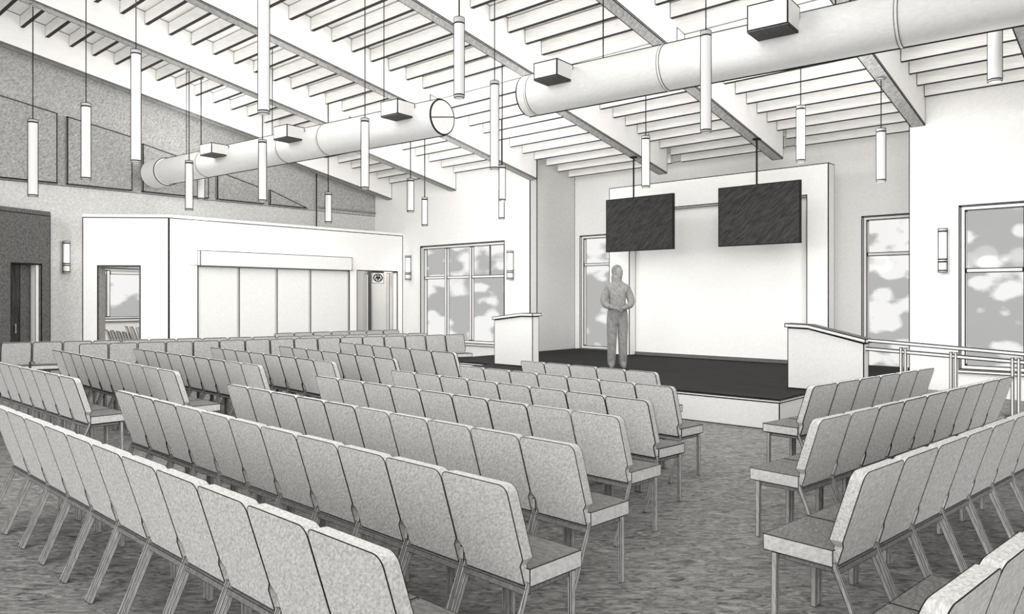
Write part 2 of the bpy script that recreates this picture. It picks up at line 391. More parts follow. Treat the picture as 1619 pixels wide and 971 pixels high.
# ---------------------------------------------------------------- windows
def window(n, X, rect, cols, trans, label, inner=None, extra=()):
    """cols: mullion Ys, trans: transom z; outer frame set .1 back in a .25 wall"""
    y0, y1, z0, z1 = rect
    t = thing('window_%d' % n, label, 'window', (X + .1, (y0 + y1) / 2, z0), kind='structure')
    fw = .07; bm = B(); wall_grid(bm, (X + .06, 0, 0), UY, UZ, UX, [y0, y1], [z0, z1], [(y0 + fw, y1 - fw, z0 + fw, z1 - fw)], .12); obj('window_frame', bm, M['frame'], t, .014)
    for y in cols:
        bm = B(); box(bm, (X + .07, y - .04, z0 + fw), (X + .17, y + .04, z1 - fw)); obj('mullion', bm, M['frame'], t, .014)
    bm = B()
    cs = [y0 + fw] + [c for c in sorted(cols)] + [y1 - fw]
    for a, b_ in zip(cs, cs[1:]):
        a2 = a + (.04 if a in cols else 0); b2 = b_ - (.04 if b_ in cols else 0)
        bm = B(); box(bm, (X + .075, a2, trans - .035), (X + .165, b2, trans + .035)); obj('transom', bm, M['frame'], t, .014)
    for (a, z_0, z_1) in extra:
        bm = B(); box(bm, (X + .09, a - .012, z_0), (X + .13, a + .012, z_1)); obj('glazing_bar', bm, M['base'], t, 0)
    bm = B(); box(bm, (X + .115, y0 + fw, z0 + fw), (X + .121, y1 - fw, z1 - fw)); obj('pane', bm, M['glass'], t, 0)
    bm = B(); box(bm, (X - .05, y0 - .04, z0 - .05), (X + .06, y1 + .04, z0)); obj('window_sill', bm, M['frame'], t, .014)
    return t
tr1 = at_x(730, 438, X1).z
window(1, X1, W1, [at_x(701.5, 0, X1).y, at_x(740.5, 0, X1).y], tr1, 'three-column window with clouds between two wall lamps beside the white room', extra=[(at_x(770, 0, X1).y, tr1 + .035, TZ - .07)])
window(2, X2, W2, [], at_x(940, 418, X2).z, 'narrow cloudy window behind the standing person')
window(3, X2, W3, [], at_x(1400, 401, X2).z, 'narrow cloudy window behind the ramp wall beside the stage')
window(4, X1, W4, [at_x(1622, 0, X1).y], at_x(1560, 427, X1).z, 'tall wide cloudy window at the picture edge behind the rail')
# window of the inner room (faces along Y)
t = thing('window_5', 'window with pale sky seen through the doorway of the white room', 'window', ((iw[0] + iw[1]) / 2, YF + .05, iw[2]), kind='structure')
bm = B(); wall_grid(bm, (0, YF + .03, 0), UX, UZ, UY, [iw[0], iw[1]], [iw[2], iw[3]], [(iw[0] + .05, iw[1] - .05, iw[2] + .06, iw[3] - .05)], .06); obj('window_frame', bm, M['frame'], t, .016)
xm = at_y(172, 0, YF).x; zm = at_y(190, 431.5, YF).z
bm = B(); box(bm, (xm - .05, YF + .03, iw[2] + .06), (xm + .05, YF + .12, iw[3] - .05)); obj('mullion', bm, M['frame'], t, .016)
for a, b_ in ((iw[0] + .05, xm - .05), (xm + .05, iw[1] - .05)):
    bm = B(); box(bm, (a, YF + .03, zm - .05), (b_, YF + .12, zm + .05)); obj('transom', bm, M['frame'], t, .016)
bm = B(); box(bm, (iw[0] + .05, YF + .07, iw[2] + .06), (iw[1] - .05, YF + .076, iw[3] - .05)); obj('pane', bm, M['glass'], t, 0)
bm = B(); box(bm, (iw[0] - .1, YF - .08, iw[2] - .08), (iw[1] + .1, YF - .002, iw[2])); obj('window_sill', bm, M['frame'], t, .016)

# ---------------------------------------------------------------- acoustic panels on the grey wall
q = 3.985
def zt_(x): return 5.583 - .1735 * (x - 4.146)
def panel_x(x0, x1, label, ztop=None):
    bm = B(); z0, z1 = (zt_(x0), zt_(x1)) if ztop is None else ztop
    pts = [(x0, YL - .09, q), (x1, YL - .09, q)] + ([(x1, YL - .09, z1)] if z1 > q + .06 else []) + [(x0, YL - .09, z0)]
    prism(bm, pts, (0, .085, 0))
    o = tag(obj('acoustic_panel', bm, M['acoustic'], None, .02), label, 'wall panel', 'sloped felt panels on the grey wall')
    bm = B(); box(bm, (x0 + .1, YL - .0045, q + .01), (x1 - .25, YL - .0008, q + .05)); obj('mounting_rail', bm, M['dark'], o, 0)
panel_x(2.9, 5.12, 'tall dark grey felt wall panel above the dark door')
panel_x(5.30, 6.58, 'dark grey felt panel second in size behind the hanging tube lamp')
panel_x(6.80, 8.30, 'dark grey felt wall panel partly hidden by the end of the air duct', (5.05, 4.72))
panel_x(8.51, 9.72, 'small sloped felt panel just below the middle of the shorter duct', (4.66, 4.36))
panel_x(9.88, 10.97, 'smallest triangular felt panel on the grey wall', (4.36, 4.0))
bm = B(); box(bm, (11.33, YL - .04, 4.03), (X1 - .005, YL - .003, 4.07)); struct('trim_ledge', bm, M['grey'], 'thin ledge line on the grey wall beside the corner', 'trim', .02)
bm = B(); tube(bm, (11.2, YL - .12, ZB + .06), (11.2, YL - .12, deck_z(11.2)), .016, 8); tube(bm, (11.2, YL - .12, ZB + .06), (11.2, YL - .12, ZB + .1), .05, 10)
tag(obj('ceiling_rod', bm, M['dark'], None, 0), 'thin dark rod from the ceiling down to the white room roof', 'rod')

# ---------------------------------------------------------------- stage
SY0, SY1, SX = 3.83, 9.9, 9.12
poly = [(SX, SY0), (SX + .3 * 0, SY1), (10.48, SY1), (10.48, YA), (X2, YA), (X2, YR), (10.48, YR), (10.48, SY0)]
poly = [(SX, SY0), (10.3, SY0), (10.3, YR), (X2, YR), (X2, YA), (10.3, YA), (10.3, SY1), (SX, SY1)]
t = thing('stage_floor', 'low stage platform with dark boards and pale riser in front of the stage wall', 'stage', (SX, 6.8, 0), kind='structure')
bm = B(); prism(bm, [(x, y, 0) for x, y in poly], (0, 0, HS - .045)); obj('riser', bm, M['riser'], t, .012)
bm = B(); prism(bm, [(x, y, HS - .02) for x, y in poly], (0, 0, .02)); obj('deck_boards', bm, M['stage'], t, 0)
bm = B(); prism(bm, [(x - .012 if x == SX else x, y - .012 if y == SY0 else y, HS - .045) for x, y in poly], (0, 0, .025)); tag(obj('nosing', bm, M['frame'], t, .008), 'white nosing strip')

# stage wall: free-standing slab with a recessed centre
yl_, yr_ = at_x(963, 0, XW).y, at_x(1310, 0, XW).y
ry0, ry1 = at_x(1275, 0, XW).y, at_x(995, 0, XW).y; rz = at_x(1100, 325, XW).z
ZS = 4.085
bm = B(); wall_grid(bm, (XW, 0, HS), UY, UZ, UX, [yr_, yl_], [0, ZS - HS], [(ry0, ry1, -.001, rz - HS)], .3)
struct('wall_stage', bm, M['box'], 'white free-standing stage wall framing the projection recess', 'wall', .016)
bm = B(); box(bm, (XW + .24, ry0 + .002, HS), (XW + .296, ry1 - .002, rz - .002))
struct('wall_stage_panel', bm, M['box'], 'smooth white recessed panel of the stage wall', 'wall', .01)
bm = B(); box(bm, (XW + .215, ry0 + .003, HS), (XW + .238, ry1 - .003, HS + .075))
struct('baseboard_stage', bm, M['base'], 'dark baseboard along the foot of the recessed stage panel', 'baseboard', .008)

# low ramp walls with caps
RX = 10.3
def low_wall(name, prof, th, label, zb):
    """prof: list of (y, ztop) along Y at X=RX"""
    t = thing(name, label, 'low wall', (RX + th / 2, (prof[0][0] + prof[-1][0]) / 2, 0))
    bm = B(); pts = [(RX, prof[0][0], zb), *[(RX, y, z - .06) for y, z in prof], (RX, prof[-1][0], zb)]
    prism(bm, pts, (th, 0, 0)); obj('wall_body', bm, M['riser'], t, .012)
    bm = B(); a, z = prof[0], prof[-1]; s = 1 if a[0] < z[0] else -1
    pf = [(a[0] - s * .03, a[1])] + prof[1:-1] + [(z[0] + s * .03, z[1])]
    pts = [(RX - .035, y, zz - .058) for y, zz in pf] + [(RX - .035, y, zz) for y, zz in pf[::-1]]
    fs = prism(bm, pts, (th + .07, 0, 0)); bmesh.ops.recalc_face_normals(bm, faces=bm.faces[:]); bm.normal_update()
    for f in bm.faces:
        if f.normal.z > .8: f.material_index = 2
    obj('cap', bm, M['cap'], t, .012, extra=(M['cap_dark'],))
    return t
r0 = at_x(1245, 0, RX).y; r1 = at_x(1278, 0, RX).y; r2 = at_x(1366, 0, RX).y
zr0, zr2 = at_x(1245, 511, RX).z, at_x(1366, 536, RX).z
low_wall('ramp_wall', [(r0, zr0), (r1, zr0 - .01), (r2, zr2)], .18, 'low white ramp wall with sloping cap joined to the handrail', .4)
l0 = at_x(842, 0, RX).y; l1 = at_x(825, 0, RX).y; l2 = at_x(781.5, 0, RX).y
zl0, zl2 = at_x(825, 495, RX).z, at_x(781.5, 501, RX).z
low_wall('ramp_wall', [(l0, zl0), (l1, zl0), (l2, zl2)], .18, 'short white ramp wall with dark cap under the three-column window', .4)
bm = B(); prism(bm, [(RX + .0, r2, 0), (RX + .18, r2, 0), (RX + .18, YR, 0), (RX, YR, 0)], (0, 0, .4)); struct('trim_ramp_foot', bm, M['riser'], 'pale foot wall under the ramp wall', 'wall', .0)
# ramp
bm = B(); hexa(bm, [(RX + .18, -3, 0), (RX + 1.6, -3, 0), (RX + 1.6, YR, 0), (RX + .18, YR, 0), (RX + .18, -3, .02), (RX + 1.6, -3, .02), (RX + 1.6, YR, HS - .01), (RX + .18, YR, HS - .01)])
struct('floor_ramp', bm, M['carpet'], 'carpeted ramp rising to the stage behind the handrail', 'ramp', 0)
# handrail
t = thing('handrail', 'white double tube handrail sloping down from the ramp wall', 'handrail', (RX + .09, 1.5, 0))
def rp(px, py): p = at_x(px, py, RX + .09); return p
re = at_x(1700, 0, RX + .09).y
for nm, (a, b_) in dict(top_rail=((1366, 537.5), (1619, 560)), rail=((1366, 551), (1619, 573))).items():
    p, q_ = rp(*a), rp(*b_); q2 = p + (q_ - p) * ((p.y - re) / (p.y - q_.y)); bm = B(); obox(bm, p, q2, .05, .05); obj(nm, bm, M['rail'], t, .013)
for a, b_ in ((1425, 1432), (1504, 1511.5), (1601, 1611), (1690, 1698)):
    for px in (a, b_):
        zt2 = rp(1366, 544).z + (rp(1619, 567).z - rp(1366, 544).z) * (rp(1366, 0).y - rp(px, 0).y) / (rp(1366, 0).y - rp(1619, 0).y)
        y = rp(px, 0).y; bm = B(); box(bm, (RX + .065, y - .017, .0), (RX + .115, y + .017, zt2)); obj('post', bm, M['rail'], t, .008)

# ---------------------------------------------------------------- screens hung from the beams
def screen(Y0, Y1, z0, z1, X, ypole, label):
    t = thing('hanging_screen', label, 'screen', (X, (Y0 + Y1) / 2, z0), 'hanging screens over the stage')
    bm = B(); box(bm, (X, Y0, z0), (X + .07, Y1, z1)); obj('display', bm, M['screen'], t, .016)
    bm = B(); box(bm, (X + .072, ypole - .2, (z0 + z1) / 2 - .2), (X + .11, ypole + .2, (z0 + z1) / 2 + .2)); obj('bracket', bm, M['dark'], t, 0)
    bm = B(); tube(bm, (X + .135, ypole, (z0 + z1) / 2 - .1), (X + .135, ypole, beam_z(X + .135)), .016, 10); obj('pole', bm, M['dark'], t, 0)
    bm = B(); box(bm, (X + .09, ypole - .06, beam_z(X + .135) - .03), (X + .18, ypole + .06, beam_z(X + .135) - .002)); obj('ceiling_plate', bm, M['dark'], t, 0)
XT = 12.6
screen(at_x(1064, 0, XT).y, at_x(958, 0, XT).y, 2.575, 3.635, XT, 8.32, 'black flat screen hanging above the standing person')
screen(at_x(1265, 0, XT).y, at_x(1135.5, 0, XT).y, 2.575, 3.635, XT, 5.76, 'black flat screen hanging at the ramp side of the stage')

# ---------------------------------------------------------------- ducts
def along(p, q, px):
    """distance from p along p-q (in plan) where the column px of the picture crosses it"""
    v = ray(px, 0); e = (q - p); a = e.x * v.y - e.y * v.x; s = -(p.x * v.y - p.y * v.x) / a; return s * e.length
def duct(p, q, R, label, boxes, joints, near_cap):
    p, q = Vector(p), Vector(q); ax = (q - p).normalized(); L = (q - p).length
    side = Vector((-ax.y, ax.x, 0));
    if side.x > 0: side = -side           # horizontal, towards the seating (-X)
    t = thing('air_duct', label, 'air duct', (p + q) / 2 - UZ * R, 'round air ducts under the beams')
    bm = B(); tube(bm, p, q, R, 56); obj('duct_pipe', bm, M['duct'], t, .02)
    for s in joints:
        c = p + ax * s; bm = B(); tube(bm, c - ax * .018, c + ax * .018, R + .008, 56); tag(obj('collar', bm, M['duct'], t, .006), None)
    # dark lines added as the duct's drawn outline, top and below
    for a in (1.32, -1.75):
        c = side * math.cos(a) * (R + .002) + UZ * math.sin(a) * (R + .002); bm = B(); tube(bm, p + c, q + c, .011, 8); obj('duct_outline', bm, M['dark'], t, 0)
    for px, (bl, bh, bd) in boxes:
        o_ = p + side * (R - .05 + bd / 2); s = along(o_, o_ + (q - p), px)
        c = o_ + ax * s + UZ * (bh / 2 + .0)
        P = []
        for z in (-bh / 2, bh / 2):
            for a, b_ in ((-1, -1), (1, -1), (1, 1), (-1, 1)): P.append(c + ax * (a * bl / 2) + side * (b_ * bd / 2) + UZ * z)
        bm = B(); hexa(bm, P); v = obj('vent_box', bm, M['duct'], t, .014)
        bm = B(); P2 = [x - UZ * .012 for x in P[:4]] + [x - UZ * .001 for x in P[:4]]; hexa(bm, P2); tag(obj('grille', bm, M['grille'], v, .012), 'dark grille under the vent box')
    for k, s in enumerate((.15, .5, .85)):
        c = p + ax * (L * s); bm = B(); tube(bm, c + UZ * R, (c.x, c.y, deck_z(c.x)), .008, 6); obj('hanger_rod', bm, M['dark'], t, 0)
    return t, ax, L
dp, dq = at_d(700, 187, 11.3), at_d(246, 277, 16.5)
dp.z = dq.z = 4.36
R1 = .268
tD, ax, L = duct(dp, dq, R1, 'shorter white round air duct ending near the grey panelled wall', ((629, (.36, .22, .36)), (457, (.38, .22, .36)), (339, (.40, .20, .36))),
     [along(dp, dq, px) for px in (520, 455, 328)], True)
bm = B(); tube(bm, dq - ax * .5, dq + ax * .06, R1 + .035, 48); tag(obj('end_collar', bm, M['duct'], tD, .014), 'wider collar at the end')
bm = B(); obox(bm, dp - ax * .004 + ax.cross(UZ) * R1 * .98 + UZ * .05, dp - ax * .004 - ax.cross(UZ) * R1 * .98 - UZ * .05, .012, .012); obj('cap_seam', bm, M['dark'], tD, 0)
ep, eq = at_d(834, 154, 10.3), at_d(1560, 12, 7.0)
ep.z = eq.z = 4.40; e2 = eq + (eq - ep) * .5
R2 = .27
duct(ep, e2, R2, 'longer white round air duct running out over the ramp side', ((875, (.36, .21, .36)), (1223, (.42, .27, .38))), [along(ep, e2, px) for px in (848, 1056, 1425)], False)

# ---------------------------------------------------------------- lamps
def pendant(px, ytop, ybot, t_, width, label, zb=None, stem=True):
    c = at_d(px, ybot, t_); z0 = c.z; z1 = at_d(px, ytop, t_).z; r = width * t_ / F / 2
    top = deck_z(c.x) - .01
    for Y, _ in BEAMS:
        if Y - BW < c.y < Y: top = beam_z(c.x) - .003
    t = thing('pendant_lamp', label, 'pendant lamp', (c.x, c.y, z0), 'white tube pendant lamps')
    lw = 1.1 * t_ / F
    bm = B(); tube(bm, (c.x, c.y, z0 + .012), (c.x, c.y, z1 - .05), r, 28); obj('tube_shade', bm, M['lamp'], t, lw)
    bm = B(); tube(bm, (c.x, c.y, z1 - .05), (c.x, c.y, z1), r * 1.03, 28); obj('top_cap', bm, M['lamp_end'], t, lw)
    bm = B(); tube(bm, (c.x, c.y, z0 - .012), (c.x, c.y, z0 + .012), r * 1.04, 28); obj('end_ring', bm, M['lamp_end'], t, lw)
    perp = Vector((c.y, -c.x, 0)).normalized()
    for s in (-1, 1):
        bm = B(); a = Vector((c.x, c.y, 0)) + perp * (s * r); tube(bm, a + UZ * (z0 - .005), a + UZ * z1, lw * .85, 8); obj('lamp_outline', bm, M['dark'], t, 0)  # dark bars added as the lamp's drawn outline, turned to the camera
    bm = B(); tube(bm, (c.x, c.y, z1), (c.x, c.y, top), max(.006, .8 * t_ / F), 8); obj('stem', bm, M['dark'], t, 0)
    bm = B(); tube(bm, (c.x, c.y, top - .03), (c.x, c.y, top), .05, 12); obj('canopy', bm, M['lamp_end'], t, .006)
    LAMPS.append((c.x, c.y, z0, z1))
LAMPS = []
PEND = [
 (52, 189, 310, 12.3, 13, 'white tube lamp hanging before the tall panel above the dark door'),
 (136, 163, 283, 10.5, 13, 'white tube lamp hanging before the second felt panel'),
 (215, 79, 256, 9.2, 14, 'long white tube lamp hanging between the second and third felt panels'),
 (299, 254, 332, 14.2, 10.5, 'white tube lamp hanging across the collared end of the shorter duct'),
 (318, 250, 315, 16.3, 10, 'white tube lamp mostly hidden behind the collared end of the duct'),
 (417, -45, 178, 6.7, 17, 'big white tube lamp reaching out of the top of the picture before the shorter duct'),
 (415, 221, 318, 12.9, 11.5, 'white tube lamp crossing the middle of the shorter duct'),
 (577, 187, 298, 11.0, 11.5, 'white tube lamp crossing the shorter duct between two vent boxes'),
 (519, 304, 352, 16.3, 9, 'small white tube lamp hanging over the white room roof'),
 (649, 282, 335, 14.6, 9.5, 'small white tube lamp hanging under the open duct end, higher of two'),
 (671.5, 312, 357, 16.6, 8, 'smallest white tube lamp, just above the three-column window'),
 (726, 28, 153, 6.2, 16, 'thick white tube lamp hanging above the open end of the shorter duct'),
 (782, 128, 267, 9.7, 13, 'white tube lamp hanging in the gap between the two ducts'),
 (794, 261, 317, 12.9, 9.5, 'short white tube lamp at the recess corner, in front of a lower one'),
 (793, 300, 346, 15.2, 8, 'small white tube lamp at the recess corner showing below another'),
 (1021, 215, 296, 12.0, 11.5, 'white tube lamp hanging above the screen beside the standing person'),
 (1116, 49, 208, 7.4, 16, 'large white tube lamp crossing the longer duct'),
 (1266, 167, 255, 10.4, 12.5, 'white tube lamp hanging under the longer duct above the stage wall corner'),
 (1393, 203, 286, 10.6, 13, 'white tube lamp hanging above the narrow window beside the ramp'),
 (1573, 10, 128, 7.9, 19.5, 'thick white tube lamp below the longer duct near the picture edge'),
]
for px, yt, yb, t_, w_, lab in PEND: pendant(px, yt, yb, t_, w_, lab)

def sconce(p, n, z0, z1, r, label):
    """p: point on wall, n: unit vector out of the wall"""
    c = Vector((p.x, p.y, 0)) + n * (r + .025); zm = z0 + (z1 - z0) * .27
    t = thing('wall_lamp', label, 'wall lamp', (c.x, c.y, z0), 'tube wall lamps')
    bm = B(); tube(bm, c + UZ * (zm + .02), c + UZ * (z1 - .05), r, 24); obj('glass_shade', bm, M['sconce'], t, .012)
    bm = B(); tube(bm, c + UZ * (z0 + .03), c + UZ * (zm - .02), r, 24); obj('lower_shade', bm, M['lamp'], t, .012)
    for a, b_, k in ((z0, z0 + .03, 1.05), (zm - .02, zm + .02, 1.08), (z1 - .05, z1, 1.05)):
        bm = B(); tube(bm, c + UZ * a, c + UZ * b_, r * k, 24); obj('band', bm, M['lamp_end'], t, .01)
    perp = Vector((c.y, -c.x, 0)).normalized()
    for s in (-1, 1):
        bm = B(); tube(bm, c + perp * s * r + UZ * z0, c + perp * s * r + UZ * z1, .011, 8); obj('lamp_outline', bm, M['dark'], t, 0)  # drawn outline of the wall lamp, added as dark bars
    bm = B(); obox(bm, c - n * (r + .024) + UZ * (zm - .06), c - n * (r + .024) + UZ * (zm + .06), .08, .03, up=n); obox(bm, c - n * .03 + UZ * zm, c - n * (r + .02) + UZ * zm, .04, .04); obj('wall_bracket', bm, M['lamp_end'], t, 0)
    LAMPS2.append((c + n * .25, (z0 + z1) / 2))
LAMPS2 = []
def sc_x(px, yt, yb, X, w_, label):
    a, b_ = at_x(px, yt, X - .08), at_x(px, yb, X - .08); sconce(Vector((X, a.y, 0)), Vector((-1, 0, 0)), b_.z, a.z, w_ * (X / ray(px, 0).x) / F / 2, label)
sc_x(645.5, 404, 443, X1, 8, 'tube wall lamp between the white room and the three-column window')
sc_x(807, 396, 442, X1, 9.5, 'tube wall lamp between the three-column window and the stage recess')
sc_x(1490.5, 361, 431, X1, 11.5, 'tube wall lamp between the two tall windows on the ramp side')
a, b_ = at_y(105, 381, YL - .08), at_y(105, 432, YL - .08)
sconce(Vector((a.x, YL, 0)), Vector((0, -1, 0)), b_.z, a.z, .06, 'tube wall lamp between the dark wall and the white room')

# sign in the doorway
t = thing('hanging_sign', 'small square sign with a dark round emblem hanging in the doorway', 'sign', (at_y(597.5, 0, YB + .15).x, YB + .15, dz - .05))
s0, s1 = at_y(588, 448, YB + .12), at_y(607, 431, YB + .12); sx, sz = (s0.x + s1.x) / 2, (s0.z + s1.z) / 2; hw, hh = (s1.x - s0.x) / 2, (s1.z - s0.z) / 2
bm = B(); box(bm, (sx - hw, YB + .12, sz - hh), (sx + hw, YB + .15, sz + hh)); obj('sign_board', bm, M['frame'], t, .012)
bm = B(); n = 24
for i in range(n):
    a, b_ = 2 * PI * i / n, 2 * PI * (i + 1) / n
    rr = lambda k, an: (sx + math.cos(an) * hw * k, YB + .116, sz + math.sin(an) * hh * k * .92)
    hexa(bm, [rr(.62, a), rr(.62, b_), rr(.80, b_), rr(.80, a)] + [tuple(Vector(x) + Vector((0, .005, 0))) for x in (rr(.62, a), rr(.62, b_), rr(.80, b_), rr(.80, a))])
for dx, tilt in ((-.30, .12), (-.12, -.14), (.0, 0), (.12, .14), (.30, -.12)):
    obox(bm, (sx + (dx - tilt) * hw, YB + .115, sz - hh * .5), (sx + (dx + tilt) * hw, YB + .115, sz + hh * .5), .02, .006, up=Vector((0, 1, 0)))
obox(bm, (sx - hw * .45, YB + .115, sz), (sx + hw * .45, YB + .115, sz), .02, .006, up=Vector((0, 1, 0)))
obj('emblem', bm, M['dark'], t, 0)
bm = B(); box(bm, (sx - hw, YB + .125, sz + hh), (sx + hw, YB + .145, dz - .001)); obj('hanger_bar', bm, M['dark'], t, 0)

# ---------------------------------------------------------------- chairs
CWID = .428
def chair_parts(lw, fab, front, seat, side, steel, frame):
    """meshes of one chair, local frame: x across, y forward, origin on the floor under the rear top edge of the back"""
    P = {}
    w2 = CWID / 2; r = .042; zt, zn, zb_ = .86, .52, .395
    out = [(-w2 + .026, zb_), (-w2 + .026, zn - .035), (-w2, zn)]
    for i in range(7): a = PI - i * PI / 12; out.append((-w2 + r + r * math.cos(a), zt - r + r * math.sin(a)))
    out += [(-x, z) for x, z in out[::-1]]
    def ry(z): return (zt - z) * .31
    bm = B()
    A = [bm.verts.new((x, ry(z), z)) for x, z in out]
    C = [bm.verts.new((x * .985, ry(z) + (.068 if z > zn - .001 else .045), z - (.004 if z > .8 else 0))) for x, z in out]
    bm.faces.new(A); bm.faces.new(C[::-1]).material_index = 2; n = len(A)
    for i in range(n): bm.faces.new((A[i], C[i], C[(i + 1) % n], A[(i + 1) % n]))
    outline(bm, lw, 50); P['backrest'] = mesh_of('backrest', bm, [fab, LINE, front])
    bm = B(); vs, fs = box(bm, (-w2 + .004, .155, .39), (w2 - .004, .51, .47))
    bmesh.ops.recalc_face_normals(bm, faces=bm.faces[:])
    ed = [e for e in bm.edges if all(v.co.z > .46 for v in e.verts)]
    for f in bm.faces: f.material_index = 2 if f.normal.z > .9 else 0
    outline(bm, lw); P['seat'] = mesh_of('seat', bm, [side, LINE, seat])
    bm = B(); obox(bm, (-w2 + .012, .148, .374), (w2 - .012, .148, .374), .032, .03); obox(bm, (-w2 + .02, .44, .375), (w2 - .02, .44, .375), .03, .025)
    for s in (-1, 1): obox(bm, (s * (w2 - .03), .16, .375), (s * (w2 - .03), .43, .375), .025, .025)
    outline(bm, lw * .6); P['seat_frame'] = mesh_of('seat_frame', bm, [frame, LINE])
    for nm, s, rear in (('fl', -1, 0), ('fr', 1, 0), ('rl', -1, 1), ('rr', 1, 1)):
        bm = B()
        for k in (0, 1):
            x = s * (w2 - .012 - k * .0132)
            if rear: p, q_ = (x, .155, .41 if k == 0 else .375), (x, -.01, .004)
            else: p, q_ = (x, .452, .388), (x, .456, .004)
            obox(bm, p, q_, .0115, .022 if rear else .028, up=Vector((0, 1, 0)))
        outline(bm, lw * .55); P[nm] = mesh_of('leg', bm, [steel, LINE])
    return P
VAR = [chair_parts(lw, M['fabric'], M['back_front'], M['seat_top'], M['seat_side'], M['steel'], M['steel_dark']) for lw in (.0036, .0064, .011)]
PALE = chair_parts(.016, M['pale_fabric'], M['pale_fabric'], M['pale_fabric'], M['pale_fabric'], M['pale_fabric'], M['steel'])
PROTO = {}
def chair(x, y, face, sx, label, group, key=None):
    """face: angle of the forward direction"""
    d_ = x * CA + y * SA
    v = key if key is not None else (0 if d_ < 5.5 else 1 if d_ < 9.5 else 2)
    if v not in PROTO:
        root = bpy.data.objects.new('stacking_chair', None); COL.objects.link(root); root.empty_display_size = .1
        P = PALE if v == 'pale' else VAR[v]
        for k in ('seat', 'backrest', 'seat_frame', 'fl', 'fr', 'rl', 'rr'): link('leg' if len(k) == 2 else k, P[k], root)
        PROTO[v] = root
    else:
        src = PROTO[v]; root = src.copy(); COL.objects.link(root)
        for ch in src.children:
            c = ch.copy(); COL.objects.link(c); c.parent = root
    root.location = (x, y, 0); root.rotation_euler = (0, 0, face - PI / 2); root.scale = (sx, 1, 1)
    return tag(root, label, 'chair', group)
ORD = ['first', 'second', 'third', 'fourth', 'fifth', 'sixth', 'seventh', 'eighth', 'ninth', 'tenth', 'eleventh', 'twelfth', 'thirteenth', 'fourteenth', 'fifteenth', 'sixteenth', 'seventeenth']
def row(start, end, n, side, rowname, from_, group, key=None):
    """start: the end whose chair is counted first (rear top edge of the back). side=+1: facing is row direction turned +90deg"""
    s, e = Vector(start), Vector(end); d_ = (e - s); sp = d_.length / n; d_.normalize(); ang = math.atan2(d_.y, d_.x) + side * PI / 2
    for i in range(n):
        p = s + d_ * (sp * (i + .5))
        chair(p.x, p.y, ang, (sp - .006) / CWID, 'grey padded chair, %s %s, %s' % (ORD[i], from_, rowname), group, key)
def tp(px, py): p = at_z(px, py, .86); return (p.x, p.y)
# main block: rows counted from the camera, chairs from the centre aisle
MR = [((602, 880), None, 11), ((800, 769), (180, 617), 11), ((907, 705), (357, 607), 10), ((978, 660), (497, 594), 9), ((1024, 634), (617, 585), 8), ((1063, 612), (725, 578), 7), ((1036, 589), (822, 570), 5)]
for k, (a, b_, n) in enumerate(MR):
    s = tp(*a)
    e = tp(*b_) if b_ else (s[0] + .09, s[1] + n * .432)
    row(s, e, n, -1, '%s main-block row from the camera' % ORD[k], 'from centre aisle', 'chairs of the main block')
LR = [((116, 599), None, 8), ((275, 588), (82, 553), 10), ((408, 578), (210, 551), 9), ((525, 573), (332, 549), 8), ((622, 568), (440, 547), 7), ((717, 558), (535, 541), 6)]
for k, (a, b_, n) in enumerate(LR):
    s = tp(*a); e = tp(*b_) if b_ else (s[0] + .02, s[1] + n * .45)
    row(s, e, n, -1, '%s row from the camera beyond it' % ORD[k], 'from cross aisle', 'chairs behind the cross aisle')
SR = [((2.172, .468), 3, -5.5), ((3.586, 1.108), 7, -5.7), ((4.93, 1.80), 9, -5.9), ((6.78, 2.535), 6, -7.0)]
for k, (s, n, a) in enumerate(SR):
    sp = .4585; e = (s[0] + math.cos(math.radians(a)) * n * sp, s[1] + math.sin(math.radians(a)) * n * sp)
    row(s, e, n, 1, '%s ramp-side row from the camera' % ORD[k], 'from centre aisle', 'chairs beside the ramp rail')
RR = [((11.49, 11.92), (4.613, 14.37), 16), ((11.35, 12.98), (3.78, 15.68), 17), ((12.05, 14.85), (8.9, 15.35), 7)]
for k, (s, e, n) in enumerate(RR):
    row(s, e, n, 1, '%s cross-facing row from the camera' % ORD[k], 'from window wall', 'chairs facing across the room')
# pale chairs inside the white room
for k, (px, t0, n) in enumerate(((168, 18.7, 4), (199, 20.9, 4))):
    for i in range(n):
        p = at_d(px + 9.3 * i, 471, t0 - .41 * i); fx = Vector((.41 * SA + .156 * CA, -.41 * CA + .156 * SA, 0))
        chair(p.x, p.y, math.atan2(fx.y, fx.x) + .25, 1.0, 'pale chair seen through the doorway, %s in the %s row' % (ORD[i], 'front' if k == 0 else 'back'), 'pale chairs inside the white room', 'pale')

# ---------------------------------------------------------------- person on the stage
def skin_body(name, verts, edges, radii, mat, parent=None, sub=2, root=0):
    me = bpy.data.meshes.new(name + '_cage'); me.from_pydata(verts, edges, []); o = bpy.data.objects.new(name + '_cage', me); COL.objects.link(o)
    sk = o.modifiers.new('s', 'SKIN'); sk.use_smooth_shade = True
    for i, v in enumerate(me.skin_vertices[0].data):
        rr = radii[i]; v.radius = rr if isinstance(rr, tuple) else (rr, rr); v.use_root = (i == root)
    ss = o.modifiers.new('u', 'SUBSURF'); ss.levels = sub; ss.render_levels = sub
    dg = bpy.context.evaluated_depsgraph_get(); dg.update(); ev = o.evaluated_get(dg)
    m2 = bpy.data.meshes.new_from_object(ev); bpy.data.objects.remove(o)
    return m2
pp = at_z(976, 583, HS); PFACE = math.atan2(-pp.y, -pp.x) + math.radians(8)   # faces the seating
pt = thing('person', 'grey figure in loose clothing standing on the stage with hands folded in front', 'person', (pp.x, pp.y, HS), rz=PFACE - PI / 2)
